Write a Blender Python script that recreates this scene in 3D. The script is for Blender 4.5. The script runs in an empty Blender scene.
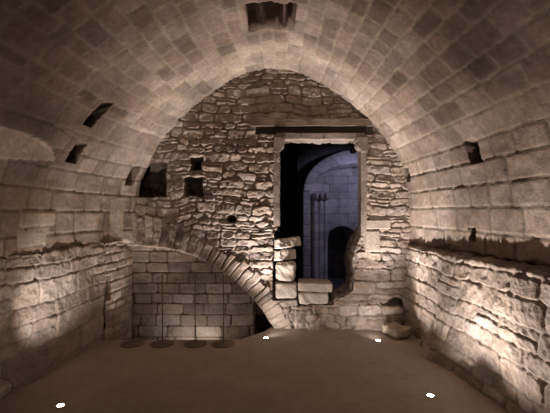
import bpy, bmesh, math, random
import numpy as np
from mathutils import Vector, Matrix, Euler

C = bpy.context.scene.collection
FPX = 400.0            # focal length in pixels of a 550 px wide frame
EYE = 1.6
HOR = 213.0            # image row of the horizon
YB = 5.6               # distance of the end wall

def wx(px, y=YB): return (px - 275.0) * y / FPX
def wz(py, y=YB): return EYE - (py - HOR) * y / FPX

# ------------------------------------------------------------------ noise
def _h(ix, iy, seed):
    n = (ix.astype(np.int64) * 374761393 + iy.astype(np.int64) * 668265263 + seed * 974634777) & 0xFFFFFFFF
    n = ((n ^ (n >> 13)) * 1274126177) & 0xFFFFFFFF
    n = n ^ (n >> 16)
    return (n & 0xFFFFFF) / float(0xFFFFFF)

def vnoise(x, y, seed=0):
    x0 = np.floor(x); y0 = np.floor(y)
    fx = x - x0; fy = y - y0
    fx = fx * fx * fx * (fx * (fx * 6 - 15) + 10); fy = fy * fy * fy * (fy * (fy * 6 - 15) + 10)
    a = _h(x0, y0, seed); b = _h(x0 + 1, y0, seed); c = _h(x0, y0 + 1, seed); d = _h(x0 + 1, y0 + 1, seed)
    return (a + (b - a) * fx) * (1 - fy) + (c + (d - c) * fx) * fy      # 0..1

def fbm(x, y, seed=0, octaves=4):
    s = 0; amp = 1.0; tot = 0
    for o in range(octaves):
        s = s + amp * (vnoise(x, y, seed + o * 17) - .5); tot += amp
        x = x * 2.03; y = y * 2.03; amp *= .5
    return s / tot * 2                                                   # about -1..1

def sstep(a, b, x):
    t = np.clip((x - a) / (b - a), 0, 1); return t * t * (3 - 2 * t)

# ------------------------------------------------------------------ masonry layouts
def rdist(du, dv, r):
    qx = np.maximum(0, r - du); qy = np.maximum(0, r - dv)
    return np.where((du < r) & (dv < r), r - np.sqrt(qx * qx + qy * qy), np.minimum(du, dv))

def coursed(u, v, seed, hr, lr, warp=.02, wfreq=1.5, rag=.006, split=0.0, rnd=.03):
    """courses of stones: distance to the joint, three random values per stone, local coordinates -1..1"""
    rng = np.random.RandomState(seed)
    uu = u + warp * 1.2 * fbm(u * wfreq, v * wfreq, seed + 1, 2) + rag * fbm(u * 14, v * 14, seed + 2, 4) * 1.25
    vv = v + warp * fbm(u * wfreq + 7, v * wfreq * .6, seed + 3, 2) + rag * fbm(u * 14 + 5, v * 14, seed + 4, 4) * 1.25
    v0 = vv.min() - .3; v1 = vv.max() + .3; u0 = uu.min() - .6; u1 = uu.max() + .6
    b = [v0]
    while b[-1] < v1: b.append(b[-1] + rng.uniform(*hr))
    b = np.array(b)
    ci = np.clip(np.searchsorted(b, vv, side='right') - 1, 0, len(b) - 2)
    d = np.zeros_like(u); r1 = np.zeros_like(u); r2 = np.zeros_like(u); r3 = np.zeros_like(u)
    lu = np.zeros_like(u); lv = np.zeros_like(u)
    for c in range(len(b) - 1):
        m = ci == c
        hgt = b[c + 1] - b[c]
        bb = [u0 - rng.uniform(0, .3)]
        while bb[-1] < u1 + .3: bb.append(bb[-1] + rng.uniform(*lr) * (.75 + .5 * hgt / hr[1]))
        bb = np.array(bb); n = len(bb)
        R = rng.rand(3, n * 2); sp = rng.rand(n) < split; sy = rng.uniform(.38, .62, n)
        if not m.any(): continue
        U = uu[m]; V = (vv[m] - b[c]) / hgt
        k = np.clip(np.searchsorted(bb, U, side='right') - 1, 0, n - 2)
        lo = np.zeros_like(U); hi = np.ones_like(U); idx = k.copy()
        s = sp[k]; up = V > sy[k]
        lo = np.where(s & up, sy[k], lo); hi = np.where(s & ~up, sy[k], hi); idx = np.where(s & up, k + n, idx)
        du = np.minimum(U - bb[k], bb[k + 1] - U); dv = np.minimum(V - lo, hi - V) * hgt
        d[m] = rdist(du * .62, dv, rnd)
        r1[m] = R[0, idx]; r2[m] = R[1, idx]; r3[m] = R[2, idx]
        lu[m] = (U - (bb[k] + bb[k + 1]) / 2) / (bb[k + 1] - bb[k]) * 2
        lv[m] = (V - (lo + hi) / 2) / (hi - lo) * 2
    return d, r1, r2, r3, lu, lv

def relief(L, u, v, seed, depth, edge, rough=.006, tilt=.5):
    d, r1, r2, r3, lu, lv = L
    body = sstep(0, edge, d)
    h = depth * body * (.55 + .45 * r1)
    h = h + depth * tilt * body * ((r2 - .5) * lu + (r3 - .5) * lv) 
    h = h + rough * fbm(u * 9, v * 9, seed + 31, 4) * (.4 + .6 * body) * 1.4
    return h

PAL = np.array([[.40, .335, .275], [.33, .27, .22], [.45, .39, .33], [.30, .24, .195], [.37, .32, .28]])
def tint(L, u, v, seed, pal=PAL, mortar=(.27, .225, .18), mw=.008, stain=.25, var=1.0):
    d, r1, r2, r3, lu, lv = L
    f = r2 * (len(pal) - 1.001); i = f.astype(int); t = (f - i)[..., None]
    col = pal[i] * (1 - t) + pal[i + 1] * t
    mean = pal.mean(0)
    col = mean + (col - mean) * var
    col = col * (1 + .25 * var * (r3 - .5))[..., None]
    k = sstep(0, mw, d)[..., None]
    col = np.array(mortar) * (1 - k) + col * k
    n = fbm(u * 1.7, v * 1.7, seed + 50, 4)
    col = col * (1 + stain * n)[..., None]
    w = fbm(u * 3 + 9, v * 3, seed + 70, 3)[..., None]
    col = col * (1 + np.array([.03, .0, -.06]) * w)
    return np.clip(col, .02, .9)

def pick(m, a, b): return tuple(np.where(m, x, y) for x, y in zip(a, b))

def grid_mesh(name, P, N, h, col, keep, mat, parent=None):
    nu, nv = h.shape
    co = (P + N * h[..., None]).reshape(-1, 3)
    idx = np.arange(nu * nv).reshape(nu, nv)
    q = np.stack([idx[:-1, :-1], idx[1:, :-1], idx[1:, 1:], idx[:-1, 1:]], -1)
    if keep is not None:
        kf = keep[:-1, :-1] & keep[1:, :-1] & keep[1:, 1:] & keep[:-1, 1:]
        q = q[kf]
    q = q.reshape(-1, 4)
    used = np.zeros(nu * nv, bool); used[q.ravel()] = True
    remap = np.cumsum(used) - 1
    co = co[used]; q = remap[q]; col = col.reshape(-1, 3)[used]
    me = bpy.data.meshes.new(name)
    me.vertices.add(len(co)); me.vertices.foreach_set('co', co.astype(np.float32).ravel())
    me.loops.add(q.size); me.loops.foreach_set('vertex_index', q.astype(np.int32).ravel())
    me.polygons.add(len(q)); me.polygons.foreach_set('loop_start', (np.arange(len(q)) * 4).astype(np.int32))
    me.polygons.foreach_set('loop_total', np.full(len(q), 4, np.int32))
    me.polygons.foreach_set('use_smooth', np.ones(len(q), bool))
    at = me.attributes.new('stone_tint', 'FLOAT_COLOR', 'POINT')
    at.data.foreach_set('color', np.concatenate([col, np.ones((len(col), 1))], 1).astype(np.float32).ravel())
    me.update(calc_edges=True); me.validate()
    me.materials.append(mat)
    o = bpy.data.objects.new(name, me); C.objects.link(o)
    if parent: o.parent = parent
    return o

# ------------------------------------------------------------------ materials
def nd(nt, t, **kw):
    n = nt.nodes.new(t)
    for k, v in kw.items(): setattr(n, k, v)
    return n

def stone_mat(name, base=None, fine=.35, rough=.92, speck=.5, scale=1.0):
    m = bpy.data.materials.new(name); m.use_nodes = True; nt = m.node_tree
    bs = nt.nodes['Principled BSDF']; bs.inputs['Roughness'].default_value = rough
    bs.inputs['Specular IOR Level'].default_value = .2
    tc = nd(nt, 'ShaderNodeTexCoord')
    n1 = nd(nt, 'ShaderNodeTexNoise'); n1.inputs['Scale'].default_value = 26 * scale; n1.inputs['Detail'].default_value = 6
    n1.inputs['Roughness'].default_value = .65
    n2 = nd(nt, 'ShaderNodeTexNoise'); n2.inputs['Scale'].default_value = 5 * scale; n2.inputs['Detail'].default_value = 5
    n3 = nd(nt, 'ShaderNodeTexVoronoi'); n3.inputs['Scale'].default_value = 60 * scale
    for n in (n1, n2, n3): nt.links.new(tc.outputs['Object'], n.inputs['Vector'])
    r1 = nd(nt, 'ShaderNodeMapRange'); r1.inputs['From Min'].default_value = .3; r1.inputs['From Max'].default_value = .7
    r1.inputs['To Min'].default_value = 1 - speck * .5; r1.inputs['To Max'].default_value = 1 + speck * .4
    nt.links.new(n1.outputs['Fac'], r1.inputs['Value'])
    r2 = nd(nt, 'ShaderNodeMapRange'); r2.inputs['From Min'].default_value = .3; r2.inputs['From Max'].default_value = .7
    r2.inputs['To Min'].default_value = 1 - speck * .45; r2.inputs['To Max'].default_value = 1 + speck * .3
    nt.links.new(n2.outputs['Fac'], r2.inputs['Value'])
    mu = nd(nt, 'ShaderNodeMath', operation='MULTIPLY')
    nt.links.new(r1.outputs[0], mu.inputs[0]); nt.links.new(r2.outputs[0], mu.inputs[1])
    vm = nd(nt, 'ShaderNodeVectorMath', operation='SCALE')
    if base is None:
        at = nd(nt, 'ShaderNodeAttribute', attribute_name='stone_tint')
        nt.links.new(at.outputs['Color'], vm.inputs[0])
    else:
        vm.inputs[0].default_value = base
    nt.links.new(mu.outputs[0], vm.inputs['Scale'])
    nt.links.new(vm.outputs[0], bs.inputs['Base Color'])
    ad = nd(nt, 'ShaderNodeMath', operation='ADD'); nt.links.new(n1.outputs['Fac'], ad.inputs[0])
    nt.links.new(n3.outputs['Distance'], ad.inputs[1])
    bp = nd(nt, 'ShaderNodeBump'); bp.inputs['Strength'].default_value = fine; bp.inputs['Distance'].default_value = .012
    nt.links.new(ad.outputs[0], bp.inputs['Height']); nt.links.new(bp.outputs[0], bs.inputs['Normal'])
    return m

def wood_mat(name, a, b):
    m = bpy.data.materials.new(name); m.use_nodes = True; nt = m.node_tree
    bs = nt.nodes['Principled BSDF']; bs.inputs['Roughness'].default_value = .8
    tc = nd(nt, 'ShaderNodeTexCoord'); mp = nd(nt, 'ShaderNodeMapping'); mp.inputs['Scale'].default_value = (1.2, 22, 22)
    n = nd(nt, 'ShaderNodeTexNoise'); n.inputs['Scale'].default_value = 3; n.inputs['Detail'].default_value = 6
    rp = nd(nt, 'ShaderNodeValToRGB'); rp.color_ramp.elements[0].position = .3; rp.color_ramp.elements[1].position = .7
    rp.color_ramp.elements[0].color = (*a, 1); rp.color_ramp.elements[1].color = (*b, 1)
    nt.links.new(tc.outputs['Object'], mp.inputs[0]); nt.links.new(mp.outputs[0], n.inputs['Vector'])
    nt.links.new(n.outputs['Fac'], rp.inputs[0]); nt.links.new(rp.outputs[0], bs.inputs['Base Color'])
    bp = nd(nt, 'ShaderNodeBump'); bp.inputs['Strength'].default_value = .5; bp.inputs['Distance'].default_value = .01
    nt.links.new(n.outputs['Fac'], bp.inputs['Height']); nt.links.new(bp.outputs[0], bs.inputs['Normal'])
    return m

def metal_mat(name, col, rough=.5, metallic=.8):
    m = bpy.data.materials.new(name); m.use_nodes = True; nt = m.node_tree
    bs = nt.nodes['Principled BSDF']; bs.inputs['Metallic'].default_value = metallic
    n = nd(nt, 'ShaderNodeTexNoise'); n.inputs['Scale'].default_value = 40
    r = nd(nt, 'ShaderNodeMapRange'); r.inputs['To Min'].default_value = rough - .12; r.inputs['To Max'].default_value = rough + .12
    nt.links.new(n.outputs['Fac'], r.inputs['Value']); nt.links.new(r.outputs[0], bs.inputs['Roughness'])
    bs.inputs['Base Color'].default_value = (*col, 1)
    return m

def emit_mat(name, col, s):
    m = bpy.data.materials.new(name); m.use_nodes = True; nt = m.node_tree
    bs = nt.nodes['Principled BSDF']
    bs.inputs['Base Color'].default_value = (.8, .8, .8, 1)
    bs.inputs['Emission Color'].default_value = (*col, 1); bs.inputs['Emission Strength'].default_value = s
    return m

M_wall = stone_mat('masonry')
M_vault = stone_mat('vault_masonry', fine=.28, speck=.5, scale=.8)
M_far = stone_mat('far_masonry', fine=.2)
M_block = stone_mat('cut_stone', base=(.58, .52, .44), fine=.3, speck=.35)
M_frame = stone_mat('frame_stone', base=(.30, .25, .215), fine=.35, speck=.8)
M_rock = stone_mat('corner_rock', base=(.40, .34, .25), fine=.5, speck=.6)
M_floor = stone_mat('concrete_floor', base=(.36, .30, .25), fine=.10, rough=.75, speck=.25, scale=.5)
M_pit = stone_mat('earth', base=(.18, .14, .1), fine=.6)
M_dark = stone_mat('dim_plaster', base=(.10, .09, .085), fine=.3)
M_beam = wood_mat('old_timber', (.10, .075, .055), (.27, .21, .16))
M_bar_dark = wood_mat('near_black_bar', (.014, .010, .009), (.04, .028, .024))
M_metal = metal_mat('dark_metal', (.05, .04, .035))
M_post = metal_mat('bronzed_metal', (.16, .115, .085), .55, .4)
M_steel = metal_mat('steel', (.35, .33, .3), .35)
M_lens = emit_mat('lamp_glass', (1, .9, .75), 45)

# ------------------------------------------------------------------ helpers for things
def structure(o): o['kind'] = 'structure'; return o
def tag(o, label, cat, group=None):
    o['label'] = label; o['category'] = cat
    if group: o['group'] = group
    return o
def empty(name, loc, label, cat, group=None):
    o = bpy.data.objects.new(name, None); C.objects.link(o); o.location = loc
    return tag(o, label, cat, group)
def bm_obj(name, bm, mat, parent=None, smooth=False):
    me = bpy.data.meshes.new(name); bm.normal_update(); bm.to_mesh(me); bm.free()
    me.materials.append(mat)
    if smooth:
        for p in me.polygons: p.use_smooth = True
    o = bpy.data.objects.new(name, me); C.objects.link(o)
    if parent: o.parent = parent
    return o

def noisy3(x, y, z, f, seed):
    return (fbm(x * f + z * f * .7, y * f + z * f * .53, seed, 3))

def block_bm(dx, dy, dz, seed, rnd=.02, rough=.008, step=.018, chips=.5):
    """a hewn block, base at z=0, rounded arrises and a rough face"""
    bm = bmesh.new(); bmesh.ops.create_cube(bm, size=1)
    n = [max(3, int(s / step)) for s in (dx, dy, dz)]
    bmesh.ops.subdivide_edges(bm, edges=bm.edges[:], cuts=max(4, min(20, int(max(dx, dy, dz) / step))), use_grid_fill=True)
    hs = np.array([dx, dy, dz]) / 2
    co = np.array([v.co[:] for v in bm.verts]) * np.array([dx, dy, dz])
    # rounding towards an inner box
    r = np.full(len(co), rnd)
    r = r + rnd * chips * 1.6 * np.clip(noisy3(co[:, 0], co[:, 1], co[:, 2], 9, seed), 0, 1)
    r = np.minimum(r, hs.min() * .9)
    inner = np.clip(co, -(hs - r[:, None]), hs - r[:, None])
    dv = co - inner; ln = np.linalg.norm(dv, axis=1); ok = ln > 1e-6
    nn = np.zeros_like(co); nn[ok] = dv[ok] / ln[ok][:, None]
    co2 = co.copy(); co2[ok] = inner[ok] + nn[ok] * r[ok][:, None]
    nn[~ok] = 0
    dsp = rough * np.stack([noisy3(co[:, 0], co[:, 1], co[:, 2], f, seed + s) for f, s in ((12, 3), (12, 5), (12, 7))], 1)
    co2 = co2 + nn * (dsp[:, :1] * 1.5) + dsp * .3
    co2 = (co2 - (co2.max(0) + co2.min(0)) / 2) / (co2.max(0) - co2.min(0)) * np.array([dx, dy, dz])
    co2[:, 2] += dz / 2
    for v, c in zip(bm.verts, co2): v.co = c
    return bm

# ------------------------------------------------------------------ vault
PROF = [(-1.985, 1.08), (-1.98, 1.30), (-1.965, 1.60), (-1.945, 1.84), (-1.90, 2.045), (-1.765, 2.31), (-1.625, 2.56), (-1.45, 2.765),
        (-1.295, 2.945), (-.895, 3.285), (-.505, 3.515), (-.10, 3.615), (.0, 3.615), (.30, 3.575), (.755, 3.355), (1.15, 3.045), (1.455, 2.745),
        (1.55, 2.625), (1.75, 2.32), (1.825, 2.05), (1.89, 1.60), (1.92, 1.25), (1.93, 1.08)]
def catmull(pts, n=24):
    p = np.array([pts[0]] + pts + [pts[-1]], float); out = []
    for i in range(1, len(p) - 2):
        for t in np.linspace(0, 1, n, endpoint=False):
            a, b, c, d = p[i - 1], p[i], p[i + 1], p[i + 2]
            out.append(.5 * ((2 * b) + (-a + c) * t + (2 * a - 5 * b + 4 * c - d) * t * t + (-a + 3 * b - 3 * c + d) * t ** 3))
    out.append(p[-2]); return np.array(out)
prof = catmull(PROF)
sl = np.concatenate([[0], np.cumsum(np.linalg.norm(np.diff(prof, axis=0), axis=1))]); SLEN = sl[-1]
def prof_at(s): return np.interp(s, sl, prof[:, 0]), np.interp(s, sl, prof[:, 1])
def f_left(y): return np.interp(y, [0, 2.5, 3.5, 4.0, 4.6, 5.15, 5.6], [2.52, 2.48, 2.42, 2.365, 2.29, 2.17, 1.985]) / 1.985
def f_right(y): return 1 + .035 * (5.6 - np.maximum(y, 1.0))

def vault_point(s, y):
    x, z = prof_at(s)
    return np.where(x < 0, x * f_left(y), x * f_right(y)), z

Y0 = -1.6
ns = int(SLEN / .0145); ny = int((YB + .05 - Y0) / .0155)
S, Yg = np.meshgrid(np.linspace(0, SLEN, ns), np.linspace(Y0, YB + .05, ny), indexing='ij')
X, Z = vault_point(S, Yg)
X2, Z2 = vault_point(np.clip(S + .01, 0, SLEN), Yg); X1, Z1 = vault_point(np.clip(S - .01, 0, SLEN), Yg)
tx, tz = X2 - X1, Z2 - Z1; tl = np.hypot(tx, tz); tx, tz = tx / tl, tz / tl
Nv = np.stack([tz, np.zeros_like(tz), -tx], -1); Pv = np.stack([X, Yg, Z], -1)
Lv1 = coursed(Yg, S, 11, (.19, .26), (.24, .52), warp=.025, wfreq=.8, rag=.006, rnd=.025)
Lv2 = coursed(Yg, S, 12, (.13, .20), (.18, .36), warp=.03, wfreq=.8, rag=.008, rnd=.03)
s_lo, s_hi = 1.72, SLEN - 1.62
Lv = pick((S > s_lo) & (S < s_hi), Lv2, Lv1)
hv = relief(Lv, Yg, S, 11, .014, .018, rough=.007, tilt=.4) + .012 * fbm(Yg * 1.6, S * 1.6, 15, 3)
VPAL = np.array([[.37, .30, .245], [.32, .255, .205], [.40, .335, .275], [.29, .235, .19], [.36, .30, .25]])
cv = tint(Lv, Yg, S, 11, VPAL, mortar=(.37, .315, .24), mw=.011, stain=.35, var=1.1)
# the inner vault is darker sooty stone with wide pale pointing, plus light falloff put into its colour; the ring by the end wall is pale dressed stone
dark_dim = sstep(1.95, 2.55, Z + .15 * fbm(Yg * 1.5, S * 1.5, 16, 3)) * (1 - sstep(4.5, 4.95, Yg + .25 * fbm(Yg * 1.2, S * 1.2, 17, 3)))
col_dark_dim = tint(Lv, Yg, S, 18, VPAL * np.array([.66, .61, .60]), mortar=(.275, .225, .17), mw=.028, stain=.5, var=1.4)
cv = cv * (1 - dark_dim)[..., None] + col_dark_dim * dark_dim[..., None]
jd = (1 - sstep(.004, .014, Lv[0])) * sstep(2.5, 2.2, Z)
cv = cv * (1 - .38 * jd)[..., None]
hv = hv - .004 * jd
keepv = np.ones_like(S, bool)
# damp dark stones scattered over the crown
dk = (Lv[1] > .86) & (Z > 2.7)
cv = np.where(dk[..., None], cv * .78, cv)
# screen row/column of every vertex, used once to find where a hole lies on the vault
with np.errstate(divide='ignore', invalid='ignore'):
    PXv = np.where(Yg > .3, 275 + X / Yg * FPX, -999); PYv = np.where(Yg > .3, HOR - (Z - EYE) / Yg * FPX, -999)
def vault_at(px, py):
    i = np.argmin((PXv - px) ** 2 + (PYv - py) ** 2); return S.ravel()[i], Yg.ravel()[i]
def box_hole(h, A, B, a0, a1, b0, b1, depth, soft=.012, rag=.012, seed=5):
    A = A + rag * fbm(A * 11, B * 11, seed, 2); B = B + rag * fbm(A * 11 + 4, B * 11, seed + 3, 2)
    m = np.minimum(np.minimum(A - a0, a1 - A), np.minimum(B - b0, b1 - B))
    k = sstep(-soft, soft, m)
    return h - depth * k
hx = np.zeros_like(S)
for (pa, pb, ly) in (((106, 99), (91, 125), .15), ((81, 143), (71, 161), .15), ((136, 165), (129, 184), .12), ((469, 140), (477, 161), .17),
                     ((405, 168), (410, 180), .13), ((471, 229), (475, 241), .12)):
    (sa, ya), (sb, yb) = vault_at(*pa), vault_at(*pb); y0 = (ya + yb) / 2
    hx = box_hole(hx, S, Yg, min(sa, sb), max(sa, sb), y0 - ly / 2, y0 + ly / 2, .6, soft=.008, rag=.008, seed=int(pa[0]))
# hatch through the crown
s_top = float(np.interp(0, prof[:, 0], sl))
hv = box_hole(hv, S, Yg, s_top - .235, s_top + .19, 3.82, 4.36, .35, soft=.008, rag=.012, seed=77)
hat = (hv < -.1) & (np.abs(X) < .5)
cv = np.where(hat[..., None], np.array([.13, .095, .08]), cv)      # dark tint: shade inside the recess put into the colour
# arched lunette with a smooth plaster infill in the left haunch
LY, LA, LB = 2.75, 1.25, .285; LZ = 2.05 + (Yg - 3.29) * .11
left = X < 0
er = np.where(left & (Z > LZ - .02), 1 - np.sqrt(((Yg - LY) / LA) ** 2 + (np.maximum(Z - LZ, 0) / LB) ** 2), -1)
er = np.where(left & (Z > LZ - .02) & (Z < 3), er, -1)
inl = sstep(-.01, .025, er) * sstep(LZ - .02, LZ + .01, Z)
Pv[..., 0] -= .75 * hx * np.sign(X); Pv[..., 1] -= .66 * hx      # sockets skewed in shape away from the viewer to look dark
Pv[..., 0] = Pv[..., 0] * (1 - inl) + inl * (-1.84 * f_left(Yg) * .6 + .4 * Pv[..., 0] + .004 * fbm(Yg * 4, S * 4, 3, 3))
hv = hv * (1 - inl)
cv = np.where((inl > .5)[..., None], np.array([.70, .60, .51]) * (1 + .07 * fbm(Yg * 3, S * 3, 8, 4))[..., None], cv)
# ring joint around the lunette
ring = left & (np.abs(er + .36) < .018) & (Z > LZ + .05)
hv = hv - .012 * ring
# pale replaced stones and a smooth quoin in the left wall
def patch(y0, y1, z0, z1, col, h0):
    global hv, cv
    m = left & (Yg > y0) & (Yg < y1) & (Z > z0) & (Z < z1)
    ed = np.minimum(np.minimum(Yg - y0, y1 - Yg), np.minimum(Z - z0, z1 - Z))
    hv = np.where(m, h0 * sstep(0, .02, ed) + .004 * fbm(Yg * 8, S * 8, 21, 3), hv)
    cv = np.where(m[..., None], np.array(col) * (1 + .14 * fbm(Yg * 5, S * 5, 23, 4))[..., None], cv)
patch(3.72, 4.22, 1.46, 1.62, (.54, .45, .35), .016)
patch(3.70, 4.10, 1.27, 1.44, (.50, .43, .34), .014)
patch(5.17, 5.40, 1.26, 1.79, (.44, .37, .30), .012)
# broken lower edge of the masonry above the ledges
ledge_n = 1.22 + .05 * fbm(Yg * 5, Yg * 0 + 3, 61, 3)
br = sstep(.0, .02, ledge_n - Z)
hv = hv - br * (.05 + .03 * fbm(Yg * 10, S * 10, 63, 3))
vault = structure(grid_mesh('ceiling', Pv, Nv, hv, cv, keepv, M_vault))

# ------------------------------------------------------------------ end wall
res = .0095
xs = np.arange(-2.25, 2.15, res); zs = np.arange(-.62, 3.8, res)
U, V = np.meshgrid(xs, zs, indexing='ij')
PX = 275 + U / YB * FPX; PY = HOR - (V - EYE) / YB * FPX      # survey coordinates of the wall face
La = coursed(U, V, 101, (.07, .14), (.12, .31), warp=.06, wfreq=1.9, rag=.013, split=.22, rnd=.035)
Lb = coursed(U, V, 131, (.12, .20), (.2, .5), warp=.05, wfreq=1.4, rag=.012, split=.15, rnd=.04)
low = (V < .95 + .1 * fbm(U * 2, V * 2, 9, 2)) & (U > .9)
L = pick(low, Lb, La)
# arch of thin voussoirs
AX, AZ = wx(140), wz(395)
RI, RO = 2.085, 2.36
Rr = np.hypot(U - AX, V - AZ) + .012 * fbm(U * 9, V * 9, 201, 2); An = np.arctan2(U - AX, V - AZ)
rng = np.random.RandomState(9)
ab = [-.6]
while ab[-1] < 1.7: ab.append(ab[-1] + rng.uniform(.030, .056))
ab = np.array(ab); An2 = An + .010 * fbm(U * 7, V * 7, 205, 2)
k = np.clip(np.searchsorted(ab, An2, side='right') - 1, 0, len(ab) - 2)
Ra = rng.rand(4, len(ab))
ro = RO + .17 * np.clip((-.0 - U - 1.0) / .9, 0, 1) + (Ra[3][k] - .5) * .09
du = np.minimum(An2 - ab[k], ab[k + 1] - An2) * 2.2; dv = np.minimum(Rr - RI, ro - Rr)
arch = (Rr > RI) & (Rr < ro) & (V > -.15) & (An > -.6) & (An < 1.6)
Lc = (rdist(du, np.maximum(dv, 0), .02), Ra[0][k], Ra[1][k], Ra[2][k], ((An2 - ab[k]) / (ab[k + 1] - ab[k]) - .5) * 2, (Rr - RI) / .27 * 2 - 1)
L = pick(arch, Lc, L)
infill = (Rr <= RI) & (V < 1.25) & (U < .25)
Ld = coursed(U, V, 151, (.125, .17), (.17, .36), warp=.02, wfreq=1.2, rag=.006, rnd=.03)
L = pick(infill, Ld, L)
# the large pale stones beside the right jamb
def big(px0, px1, py0, py1):
    global L
    a0, a1, b1, b0 = wx(px0), wx(px1), wz(py0), wz(py1)
    m = (U > a0) & (U < a1) & (V > b0) & (V < b1)
    e = rdist(np.minimum(U - a0, a1 - U), np.minimum(V - b0, b1 - V), .02)
    Le = (np.maximum(e, 0), np.full_like(U, .7), np.full_like(U, .5), np.full_like(U, .6), U * 0, U * 0)
    L = pick(m, Le, L); return m
bigs = big(364, 380, 230, 252) | big(362, 391, 219, 229.5)
h = relief(L, U, V, 101, .028, .013, rough=.016, tilt=.8) + .006 * fbm(U * 38, V * 38, 320, 2)
hin = relief(L, U, V, 101, .02, .012, rough=.009, tilt=.5)
h = np.where(infill, hin - .19, h)
h = np.where(arch, relief(L, U, V, 140, .038, .013, rough=.009, tilt=.5) + .022, h)
h = np.where(bigs, .035 * sstep(0, .015, L[0]) + .004 * fbm(U * 8, V * 8, 5, 3), h)
h = h + .03 * fbm(U * 1.3, V * 1.3, 301, 3) * (~infill)
h = h + .10 * sstep(.5, .05, V) * (U > .28) * (1 + .6 * fbm(U * 4, V * 4, 303, 3))          # rough footing below the doorway
col = tint(L, U, V, 101, PAL, mortar=(.29, .24, .195), mw=.008, stain=.25)
col = np.where(infill[..., None], tint(L, U, V, 102, PAL, mortar=(.17, .14, .115), mw=.010, stain=.3, var=1.5), col)
col = np.where(bigs[..., None], np.array([.44, .38, .32]) * (1 + .12 * fbm(U * 6, V * 6, 25, 4))[..., None], col)
# openings through the face
def face_hole(px0, px1, py0, py1, depth, seed, rag=.018):
    global h
    h = box_hole(h, U, V, wx(px0), wx(px1), wz(py1), wz(py0), depth, soft=.009, rag=rag, seed=seed)
face_hole(128, 166, 163, 196.5, .55, 1, .01)
face_hole(190.5, 202, 157.5, 170, .4, 2)
face_hole(184, 203, 177.5, 196, .4, 3)
hole = np.hypot((U - wx(232)) / 1.15, V - wz(219)); h = h - .3 * sstep(.058, .04, hole + .01 * fbm(U * 14, V * 14, 6, 2))
face_hole(256, 373, 126.5, 134, .10, 7, .008)                                                # slot under the timber lintel
gap = (PX > 253 + 3 * fbm(U * 6, V * 6, 8, 2) - .2 * (PY - 300) * 0) & (Rr <= RI - .005) & (PY > 296)
h = np.where(gap, -.75, h)
cav = sstep(.0, .25, 1 - np.hypot((PX - 397) / 15.5, (PY - 303) / 5.0) + .35 * fbm(U * 9, V * 9, 12, 3)); h = h - .22 * cav
# doorway outline (survey points turned to metres)
DOOR = [(wx(a), wz(b)) for a, b in ((279.5, 136.5), (279.5, 226), (274, 233), (273, 262), (273, 281), (273, 299), (297, 299), (298, 304.5), (332, 304), (337, 298),
        (344, 296), (352, 290), (353, 276), (351, 262), (355, 246), (360, 238), (361, 226), (361, 136.5))]
def inside(poly, A, B):
    r = np.zeros(A.shape, bool); n = len(poly)
    for i in range(n):
        x1, y1 = poly[i]; x2, y2 = poly[(i + 1) % n]
        if abs(y2 - y1) < 1e-9: continue
        c = ((y1 > B) != (y2 > B)) & (A < (x2 - x1) * (B - y1) / (y2 - y1) + x1)
        r ^= c
    return r
door = inside(DOOR, U, V)
# keep only what lies inside the vault outline (plus a margin)
keep = ~door
pxs = prof[:, 0]; pzs = prof[:, 1]
outer = [( -2.25, -.7)] + [(-2.25, 1.1)] + [(a * 1.06, (b - 1.5) * 1.05 + 1.5) for a, b in zip(pxs, pzs)] + [(2.2, 1.1), (2.2, -.7)]
keep &= inside(outer, U, V)
P = np.stack([U, np.full_like(U, YB), V], -1); N = np.zeros_like(P); N[..., 1] = -1
wall_back = structure(grid_mesh('wall_back', P, N, h, col, keep, M_wall))

# reveal of the doorway
def resample(poly, step):
    out = []
    n = len(poly)
    for i in range(n):
        a = np.array(poly[i]); b = np.array(poly[(i + 1) % n]); m = max(1, int(np.linalg.norm(b - a) / step))
        for j in range(m): out.append(a + (b - a) * j / m)
    out.append(np.array(poly[0])); return np.array(out)
rp = resample(DOOR, .012); nr = len(rp)
per = np.concatenate([[0], np.cumsum(np.linalg.norm(np.diff(rp, axis=0), axis=1))])
tang = np.gradient(rp, axis=0); tang /= np.maximum(np.linalg.norm(tang, axis=1), 1e-6)[:, None]
nrm = np.stack([-tang[:, 1], tang[:, 0]], 1)
cen = np.array([.6, 1.4]); sgn = np.sign(((cen - rp) * nrm).sum(1)); nrm *= np.where(sgn == 0, 1, sgn)[:, None]
ds = np.arange(-.035, .56, .012)
A_, B_ = np.meshgrid(np.arange(nr), ds, indexing='ij')
splay = np.where(rp[A_][..., 0] > .9, .22 * sstep(1.25, 1.5, rp[A_][..., 1]), 0) * np.maximum(B_, 0)
Pr = np.stack([rp[A_][..., 0] + splay, YB + B_, rp[A_][..., 1]], -1)
Nr = np.stack([nrm[A_][..., 0], np.zeros(A_.shape), nrm[A_][..., 1]], -1)
pu = per[A_]
Lr = coursed(B_, pu, 171, (.11, .19), (.2, .4), warp=.02, rag=.006)
hr = relief(Lr, B_, pu, 171, .02, .02, rough=.01)
structure(grid_mesh('trim_doorway', Pr, Nr, hr - .012, tint(Lr, B_, pu, 171), None, M_wall))

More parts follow.
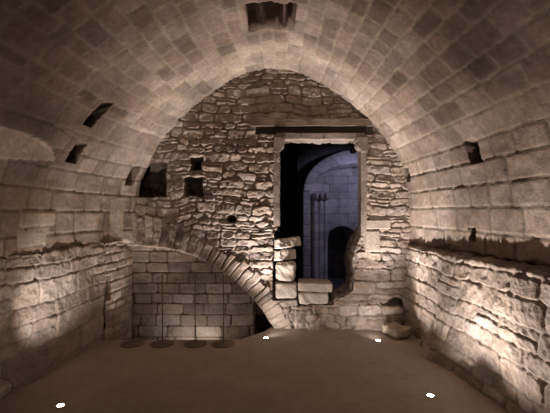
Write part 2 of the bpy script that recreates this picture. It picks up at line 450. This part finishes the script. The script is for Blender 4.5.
# ------------------------------------------------------------------ low walls with ledges
def low_wall(name, x_bot, x_top, side, H, y0, y1, z0, seed, hr_, lr_, dep, plinth):
    r = .0095
    us = np.arange(y0, y1, r); vs = np.arange(0, H - z0 + .30, r)
    A, B = np.meshgrid(us, vs, indexing='ij')
    Hn = (H + .025 * fbm(A * 3.5, A * 0 + 1, seed + 5, 4)) - z0
    t = np.clip(B / Hn, 0, 1)
    over = np.maximum(B - Hn, 0)
    xb = x_bot(A) * (1 - t) + x_top(A) * t
    x = xb + side * over                       # over the top the surface runs back to the upper wall
    z = z0 + np.minimum(B, Hn) + over * .12
    k = sstep(-.05, .05, B - Hn)
    N = np.stack([-side * (1 - k), np.zeros_like(A), k * 1.0], -1); N /= np.linalg.norm(N, axis=-1)[..., None]
    P = np.stack([x, A, z], -1)
    L = coursed(A, B, seed, hr_, lr_, warp=.06, wfreq=1.0, rag=.010, split=.12, rnd=.04)
    h = relief(L, A, B, seed, dep, .014, rough=.015, tilt=.6) + .005 * fbm(A * 38, B * 38, seed + 2, 2) + .014 * fbm(A * 1.5, B * 1.5, seed + 9, 3)
    h = h + .02 * k * fbm(A * 9, B * 9, seed + 12, 3)
    zz = z
    h = h + plinth(A, zz) * (1 + .5 * fbm(A * 3, B * 3, seed + 15, 3))
    c = tint(L, A, B, seed, PAL, mortar=(.31, .26, .21), mw=.008, stain=.2)
    return structure(grid_mesh(name, P, N, h, c, None, M_wall))

lw_r = low_wall('wall_right', lambda y: np.interp(y, [0, 2.5, 4.2, 5.1, 5.6], [2.00, 1.90, 1.87, 1.83, 1.80]), lambda y: np.interp(y, [0, 2.9, 5.6], [2.1, 1.97, 1.85]), 1, 1.13, Y0, 5.62, -.06, 401,
         (.12, .21), (.17, .42), .026, lambda a, z: .05 * sstep(.28, .0, z) * sstep(3.0, 4.2, a) * sstep(5.0, 4.8, a) + .13 * np.exp(-((a - 4.45) / .28) ** 2 - (z / .26) ** 2))
lw_l = low_wall('wall_left', lambda y: np.interp(y, [0, 2.5, 3.55, 4.2, 5.12], [-2.46, -2.46, -2.43, -2.32, -2.19]), lambda y: np.interp(y, [0, 3.55, 4.2, 5.12], [-2.47, -2.40, -2.30, -2.175]), -1, 1.20, Y0, 5.12, -.06, 431,
         (.14, .26), (.22, .55), .024, lambda a, z: .09 * sstep(.14, .09, z) * sstep(4.3, 3.9, a))
# side of the sunken area beyond the platform
us = np.arange(0, .80, .009); vs = np.arange(-.62, 1.24, .009)
A, B = np.meshgrid(us, vs, indexing='ij')
a0 = np.array([-2.165, 5.08]); a1 = np.array([-2.06, 5.86]); dr = (a1 - a0) / np.linalg.norm(a1 - a0)
P = np.stack([a0[0] + dr[0] * A, a0[1] + dr[1] * A, B], -1); N = np.zeros_like(P); N[..., 0] = dr[1]; N[..., 1] = -dr[0]
L = coursed(A, B, 461, (.09, .15), (.16, .34), warp=.02, rag=.006, rnd=.03)
h = relief(L, A, B, 461, .02, .02, rough=.007)
h = h - .25 * sstep(-.02, .02, np.minimum(np.minimum(A - .015, .10 - A), np.minimum(B - .50, .78 - B)))
structure(grid_mesh('wall_sunken_side', P, N, h, tint(L, A, B, 461, PAL), None, M_wall))
# shelf that closes the side wall at ledge height
bm = bmesh.new()
vsx = [bm.verts.new(p) for p in ((-2.5, 4.9, 1.225), (-2.12, 4.98, 1.225), (-2.02, 5.62, 1.225), (-2.5, 5.62, 1.225))]
bm.faces.new(vsx); bmesh.ops.solidify(bm, geom=bm.faces[:], thickness=.03)
structure(bm_obj('trim_1', bm, M_pit))

# ------------------------------------------------------------------ floor platform and sunken ground
out = [(-2.75, Y0 - .1), (2.35, Y0 - .1), (2.35, 5.72), (-.02, 5.72), (-.13, 5.42), (-.44, 5.06), (-2.45, 5.03), (-2.75, 5.03)]
bm = bmesh.new()
f = bm.faces.new([bm.verts.new((x, y, 0)) for x, y in out])
r = bmesh.ops.extrude_face_region(bm, geom=[f])
for v in r['geom']:
    if isinstance(v, bmesh.types.BMVert): v.co.z -= .22
bmesh.ops.recalc_face_normals(bm, faces=bm.faces[:])
structure(bm_obj('floor', bm, M_floor))
bm = bmesh.new()
xs2 = np.linspace(-2.6, .5, 60); ys2 = np.linspace(4.4, 6.5, 40)
vv = [[bm.verts.new((x, y, -.52 + .04 * float(fbm(np.array(x * 3), np.array(y * 3), 5, 3)))) for y in ys2] for x in xs2]
for i in range(59):
    for j in range(39): bm.faces.new((vv[i][j], vv[i + 1][j], vv[i + 1][j + 1], vv[i][j + 1]))
structure(bm_obj('floor_sunken', bm, M_pit, smooth=True))
# wall behind the viewer
xs = np.arange(-2.8, 2.8, .03); zs = np.arange(-.05, 3.8, .03)
A, B = np.meshgrid(xs, zs, indexing='ij')
P = np.stack([A, np.full_like(A, Y0 + .02), B], -1); N = np.zeros_like(P); N[..., 1] = 1
L = coursed(A, B, 481, (.15, .25), (.25, .55))
structure(grid_mesh('wall_front', P, N, relief(L, A, B, 481, .015, .05), tint(L, A, B, 481), None, M_wall))

# ------------------------------------------------------------------ room beyond the doorway
YF, YR = 8.1, 8.6
xs = np.arange(.47, 3.3, .014); zs = np.arange(-.1, 3.7, .014)
A, B = np.meshgrid(xs, zs, indexing='ij')
cx, cz = 1.76, 2.065
eo = np.hypot((A - cx) / 1.19, np.maximum(B - cz, 0) / .83); ei = np.hypot((A - cx) / 1.045, np.maximum(B - cz, 0) / .53)
ringm = (eo < 1) & (ei >= 1) & (B > cz - .02); rec = ei < 1
L0 = coursed(A, B, 501, (.16, .24), (.25, .5), warp=.01, rag=.004)
Lw = coursed(A, B, 521, (.15, .2), (.3, .5), warp=.01, rag=.004)
an = np.arctan2(A - cx, (B - cz) * 1.3); kk = np.floor(an / .16); fr = an / .16 - kk
Lring = (np.minimum(np.minimum(fr, 1 - fr) * .19, np.minimum(1 - eo, ei - 1) * .8), _h(kk, kk * 0, 3), _h(kk, kk * 0 + 1, 4), _h(kk, kk * 0 + 2, 5), fr * 2 - 1, A * 0)
L = pick(rec, Lw, L0); L = pick(ringm, Lring, L)
h = relief(L, A, B, 501, .012, .02, rough=.005, tilt=.4)
h = np.where(ringm, h + .05, h); h = np.where((~rec) & (B < cz) & (A < .72), h + .05, h)
h = np.where(rec, h - .5, h)
pil = (A > .80) & (A < 1.13) & (B < 2.02)
gro = np.maximum(np.abs(((A - .80) / .11) % 1 - .5) - .28, 0) * .5
h = np.where(pil, -.26 - gro * .5 + .05 * sstep(1.86, 1.92, B) * sstep(2.02, 1.99, B), h)
capm = pil & (B > 1.88)
h = np.where(capm, h + .05 + .02 * np.sin(A * 60), h)
# dark arched opening low in the recess
dz = np.where(B < .98, np.abs(A - 1.44) / .33, np.hypot(A - 1.44, B - .98) / .33)
h = np.where(dz < 1, -2.2, h)
FP = np.array([[.36, .33, .31], [.31, .28, .26], [.40, .37, .34], [.34, .30, .28]])
c = tint(L, A, B, 501, FP, mortar=(.2, .18, .17))
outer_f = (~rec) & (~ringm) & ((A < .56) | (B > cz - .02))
c = np.where(outer_f[..., None], c * .3, c); h = np.where(outer_f, h - .3, h)                  # darker tone, set back around the rib
P = np.stack([A, np.full_like(A, YF), B], -1); N = np.zeros_like(P); N[..., 1] = -1
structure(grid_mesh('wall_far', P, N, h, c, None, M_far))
def box_s(name, x0, x1, y0, y1, z0, z1, mat):
    bm = bmesh.new(); bmesh.ops.create_cube(bm, size=1)
    for v in bm.verts: v.co = ((x0 + x1) / 2 + v.co.x * (x1 - x0), (y0 + y1) / 2 + v.co.y * (y1 - y0), (z0 + z1) / 2 + v.co.z * (z1 - z0))
    return structure(bm_obj(name, bm, mat))
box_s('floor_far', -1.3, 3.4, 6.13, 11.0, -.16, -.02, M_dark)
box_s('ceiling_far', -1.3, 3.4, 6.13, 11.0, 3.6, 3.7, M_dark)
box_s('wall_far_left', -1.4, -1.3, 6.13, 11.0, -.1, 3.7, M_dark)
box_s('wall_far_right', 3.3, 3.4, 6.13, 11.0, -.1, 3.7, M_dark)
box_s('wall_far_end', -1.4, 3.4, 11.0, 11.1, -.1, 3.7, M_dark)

# ------------------------------------------------------------------ timber lintel and door frame
def rough_bar(bm, x0, x1, y0, y1, z0, z1, seed, rough, nx=60, ncs=5):
    """bar with worn edges along x"""
    b = bmesh.new(); bmesh.ops.create_cube(b, size=1)
    bmesh.ops.subdivide_edges(b, edges=[e for e in b.edges if abs(e.verts[0].co.x - e.verts[1].co.x) > .5], cuts=nx, use_grid_fill=True)
    bmesh.ops.bevel(b, geom=[e for e in b.edges if len(e.link_faces) == 2 and e.calc_face_angle(0) > .5], offset=.06, segments=2, affect='EDGES', clamp_overlap=True)
    for v in b.verts:
        p = np.array([(x0 + x1) / 2 + v.co.x * (x1 - x0), (y0 + y1) / 2 + v.co.y * (y1 - y0), (z0 + z1) / 2 + v.co.z * (z1 - z0)])
        n = [rough * float(fbm(np.array(p[0] * 6 + s), np.array(v.co.y * 1.5 + v.co.z * 1.7 + s), seed, 3)) for s in (0, 11, 23)]
        v.co = p + np.array(n)
    me = bpy.data.meshes.new('t'); b.to_mesh(me); b.free(); bm.from_mesh(me); bpy.data.meshes.remove(me)

bm = bmesh.new(); rough_bar(bm, wx(250), wx(371), YB - .075, YB + .2, wz(126.8), wz(119.5), 3, .012)
beam = tag(bm_obj('lintel_beam', bm, M_beam, smooth=False), 'long weathered timber beam set in the rubble wall above the doorway', 'beam')
bm = bmesh.new(); rough_bar(bm, wx(257), wx(372), YB - .02, YB + .16, wz(133.8), wz(127.0), 4, .008)  # near-black bar filling the slot below the weathered beam
tag(bm_obj('lintel_beam', bm, M_bar_dark), 'thin near-black bar set back between the weathered beam and the door frame', 'beam')
df = empty('door_frame', (wx(320), YB - .02, wz(226)), 'weathered pale frame around the dark doorway, with small corbels in its top corners', 'door frame')
def local(o, root): o.parent = root; o.matrix_parent_inverse = Matrix.Translation(-root.location); return o
bm = bmesh.new(); rough_bar(bm, wx(276), wx(364), YB - .06, YB + .16, wz(139.6), wz(133.8), 5, .006); local(bm_obj('head', bm, M_frame), df)
for (p0, p1, zb) in ((273.5, 279.8, 226), (360.2, 366, 231)):
    b = bmesh.new(); rough_bar(b, wz(zb), wz(141), wx(p0), wx(p1), YB - .05, YB + .15, 7 + zb, .007)
    for v in b.verts: v.co = Vector((v.co.y, v.co.z, v.co.x))
    bmesh.ops.recalc_face_normals(b, faces=b.faces[:]); local(bm_obj('jamb', b, M_frame), df)
for sx, p0 in ((1, 274.6), (-1, 365.5)):
    b = bmesh.new(); x0 = wx(p0); z1 = wz(138.6)
    # quarter-round console profile extruded in depth
    pts = [(0, 0), (.15, 0), (.158, -.05), (.138, -.065), (.146, -.10), (.13, -.14), (.10, -.165), (.08, -.20), (0, -.205)]
    fr_ = [b.verts.new((x0 + sx * a - sx * .01, YB - .105, z1 + c + .004)) for a, c in pts]
    bk = [b.verts.new((x0 + sx * a - sx * .01, YB + .12, z1 + c + .004)) for a, c in pts]
    b.faces.new(fr_); b.faces.new(bk[::-1])
    for i in range(len(pts)): b.faces.new((fr_[i], bk[i], bk[(i + 1) % len(pts)], fr_[(i + 1) % len(pts)]))
    bmesh.ops.recalc_face_normals(b, faces=b.faces[:])
    bmesh.ops.bevel(b, geom=b.edges[:], offset=.006, segments=2, affect='EDGES', clamp_overlap=True)
    local(bm_obj('corbel', b, M_frame), df)
b = bmesh.new(); bmesh.ops.create_cone(b, cap_ends=True, segments=10, radius1=.009, radius2=.006, depth=.07)
bmesh.ops.rotate(b, verts=b.verts, matrix=Matrix.Rotation(math.radians(75), 3, 'X')); bmesh.ops.translate(b, verts=b.verts, vec=(wx(323.5), YB - .085, wz(138.5)))
local(bm_obj('nail', b, M_metal), df)

# ------------------------------------------------------------------ loose blocks in the doorway
GB = 'loose stone blocks in the doorway'
def stone(name, dims, loc, rot, seed, label, mat=None, rnd=.02, rough=.010, group=GB, cat='stone block', chips=.5):
    o = bm_obj(name, block_bm(*dims, seed, rnd, rough, chips=chips), mat or M_block, smooth=True)
    o.location = loc; o.rotation_euler = Euler([math.radians(a) for a in rot])
    return tag(o, label, cat, group)
zB = wz(299) + .005
stone('stone_block', (.305, .36, .235), (wx(285.6), YB + .12, zB), (0, 0, 4), 1, 'squared pale block at the bottom of the left stack in the doorway', rnd=.028)
stone('stone_block', (.29, .36, .285), (wx(286), YB + .13, zB + .235), (0, 1, -6), 2, 'thick rounded pale block second from the bottom of the left stack', rnd=.05, rough=.018)
stone('stone_block', (.20, .36, .165), (wx(283.5), YB + .13, zB + .522), (0, 0, -46), 3, 'brown-sided block turned askew beneath the topmost block of the left stack', rnd=.018)
stone('stone_block', (.23, .42, .15), (wx(286.5), YB + .14, zB + .695), (3, -7, -50), 4, 'topmost tilted block of the left stack beside the left jamb', rnd=.016)
zS = wz(304.5) + .005
stone('stone_block', (.42, .34, .18), (wx(313), YB + .10, zS), (0, 0, 3), 5, 'lower pale block with rounded bottom corners under the long flat-topped slab', rnd=.035)
stone('stone_block', (.475, .42, .13), (wx(315), YB + .11, zS + .184), (0, 2, -2), 6, 'long flat-topped pale slab lying across another block in the doorway', rnd=.010, rough=.006)
stone('corner_stone', (.26, .34, .15), (1.585, 5.2, 0), (0, -6, 25), 8, 'pale oblong rock on the floor in the far right corner', M_rock, .045, .02, None, 'stone')
stone('loose_stone', (.27, .16, .07), (wx(389), YB - .02, wz(309.5)), (0, 2, 5), 9, 'small flat stone wedged in the cavity low on the end wall', M_rock, .025, .012, None, 'stone')

# ------------------------------------------------------------------ slim barrier posts on the platform edge
def make_post():
    e = empty('barrier_post', (0, 0, 0), '', 'post', 'slim barrier posts on the platform edge')
    b = bmesh.new()
    prof_b = [(.0, 0), (.14, 0), (.14, .008), (.132, .014), (.03, .02), (.016, .03), (.0, .03)]
    n = 40; rings = []
    for (r_, z_) in prof_b:
        rings.append([b.verts.new((max(r_, .0005) * math.cos(2 * math.pi * i / n), max(r_, .0005) * math.sin(2 * math.pi * i / n), z_)) for i in range(n)])
    for a, c in zip(rings[:-1], rings[1:]):
        for i in range(n): b.faces.new((a[i], a[(i + 1) % n], c[(i + 1) % n], c[i]))
    bmesh.ops.recalc_face_normals(b, faces=b.faces[:])
    bm_obj('base', b, M_post, e, True)
    b = bmesh.new(); bmesh.ops.create_cone(b, cap_ends=True, segments=16, radius1=.006, radius2=.006, depth=.83)
    bmesh.ops.translate(b, verts=b.verts, vec=(0, 0, .44)); bm_obj('pole', b, M_post, e, True)
    b = bmesh.new(); bmesh.ops.create_uvsphere(b, u_segments=14, v_segments=8, radius=.009)
    bmesh.ops.translate(b, verts=b.verts, vec=(0, 0, .86)); bm_obj('finial', b, M_post, e, True)
    return e
post = make_post()
PL = ['slim dark barrier post nearest the left wall on the platform edge', 'slim dark barrier post second from the left wall on the platform edge',
      'slim dark barrier post third from the left wall on the platform edge', 'slim dark barrier post farthest from the left wall, nearest the doorway']
for i, px in enumerate((132.4, 162.4, 195.2, 223.5)):
    if i == 0: o = post
    else:
        o = post.copy(); C.objects.link(o)
        for ch in list(post.children):
            c2 = ch.copy(); C.objects.link(c2); c2.parent = o
    o.location = (wx(px, 4.88), 4.88, 0); o['label'] = PL[i]
    o.rotation_euler.z = i * .7

# ------------------------------------------------------------------ floor lights
def make_floor_light():
    e = empty('floor_light', (0, 0, 0), '', 'light', 'round lamps set in the floor')
    b = bmesh.new(); n = 32; rings = []
    for (r_, z_) in [(.026, .004), (.032, .007), (.043, .006), (.045, 0)]:
        rings.append([b.verts.new((r_ * math.cos(2 * math.pi * i / n), r_ * math.sin(2 * math.pi * i / n), z_)) for i in range(n)])
    for a, c in zip(rings[:-1], rings[1:]):
        for i in range(n): b.faces.new((a[i], a[(i + 1) % n], c[(i + 1) % n], c[i]))
    bm_obj('bezel', b, M_steel, e, True)
    b = bmesh.new(); rings = []
    for (r_, z_) in [(.027, .004), (.021, .008), (.012, .0105), (.0005, .011)]:
        rings.append([b.verts.new((r_ * math.cos(2 * math.pi * i / n), r_ * math.sin(2 * math.pi * i / n), z_)) for i in range(n)])
    for a, c in zip(rings[:-1], rings[1:]):
        for i in range(n): b.faces.new((a[i], a[(i + 1) % n], c[(i + 1) % n], c[i]))
    bm_obj('lens', b, M_lens, e, True)
    return e
WARM = (1.0, .855, .80)
def spot(loc, target, energy, cone=120, blend=1.0, col=WARM, rad=.04):
    l = bpy.data.lights.new('lamp_beam', 'SPOT'); l.energy = energy; l.spot_size = math.radians(cone); l.spot_blend = blend
    l.color = col; l.shadow_soft_size = rad
    o = bpy.data.objects.new('lamp_beam', l); C.objects.link(o); o.location = loc
    o.rotation_euler = (Vector(target) - Vector(loc)).to_track_quat('-Z', 'Y').to_euler(); return o
FL = [((-1.78, 3.32), 'glowing floor lamp near the left wall, closest to the viewer on the left', [((-2.33, 4.55, 1.2), 72, 62), ((-1.95, 3.4, 1.0), 14, 90)]),
      ((-.115, 5.12), 'glowing floor lamp by the platform corner, below the stacked blocks', [((-.16, 5.11, 1.0), 230, 88), ((.35, 5.7, .45), 16, 110)]),
      ((1.29, 5.0), 'glowing floor lamp before the end wall, near the far right corner', [((1.36, 5.04, 1.0), 230, 80), ((1.2, 5.7, .4), 12, 110), ((1.87, 4.75, .85), 36, 80)]),
      ((1.36, 3.50), 'glowing floor lamp beside the right wall, closest to the viewer on the right', [((1.95, 3.5, 1.0), 62, 80), ((1.95, 4.3, 1.0), 58, 82), ((1.95, 2.75, 1.0), 48, 84), ((1.55, 3.5, 1.0), 20, 100)])]
fl = make_floor_light()
for i, ((x, y), lab, beams) in enumerate(FL):
    if i == 0: o = fl
    else:
        o = fl.copy(); C.objects.link(o)
        for ch in list(fl.children):
            c2 = ch.copy(); C.objects.link(c2); c2.parent = o
    o.location = (x, y, 0); o['label'] = lab
    for tgt, en, cone in beams: spot((x, y, .035), tgt, en, cone, 1)
# unseen fill spots added in the hall; lamps down in the sunken area
spot((-1.78, .2, .04), (-.9, 1.4, .9), 10, 120); spot((1.36, .2, .04), (.6, 1.4, .9), 12, 120)
spot((-1.15, 5.30, -.42), (-1.1, 5.75, .4), 10, 150)
spot((-1.75, 5.32, -.42), (-1.66, 5.2, .8), 110, 66)

# small spotlight in the room beyond
sp = empty('spotlight', (1.222, 6.25, 2.57), 'small black spotlight hanging at the top right of the doorway, before the blue-lit room', 'spotlight')
b = bmesh.new(); bmesh.ops.create_cone(b, cap_ends=True, segments=20, radius1=.05, radius2=.038, depth=.13); 
bmesh.ops.bevel(b, geom=b.edges[:], offset=.004, segments=2, affect='EDGES', clamp_overlap=True)
bmesh.ops.rotate(b, verts=b.verts, matrix=Matrix.Rotation(math.radians(100), 3, 'X'))
bm_obj('housing', b, M_metal, sp)
b = bmesh.new(); bmesh.ops.create_cone(b, cap_ends=True, segments=10, radius1=.012, radius2=.012, depth=1.0); bmesh.ops.translate(b, verts=b.verts, vec=(0, .0, .54)); bm_obj('stem', b, M_metal, sp)
spot((1.9, 6.75, 2.7), (1.45, 8.3, 1.75), 42, 85, .6, (.60, .61, 1.0), .08)

# ------------------------------------------------------------------ world, camera
w = bpy.data.worlds.new('dim'); bpy.context.scene.world = w; w.use_nodes = True
w.node_tree.nodes['Background'].inputs[0].default_value = (.0, .0, .0, 1)
cam = bpy.data.cameras.new('camera'); cam.sensor_width = 36; cam.lens = 36 * FPX / 550; cam.shift_y = 6.5 / 550
co = bpy.data.objects.new('camera', cam); C.objects.link(co); co.location = (0, 0, EYE); co.rotation_euler = (math.radians(90), 0, 0)
sc = bpy.context.scene; sc.camera = co
sc.view_settings.view_transform = 'Standard'; sc.view_settings.look = 'None'; sc.view_settings.gamma = 1
sc.view_settings.use_curve_mapping = False; sc.view_settings.exposure = 0.62
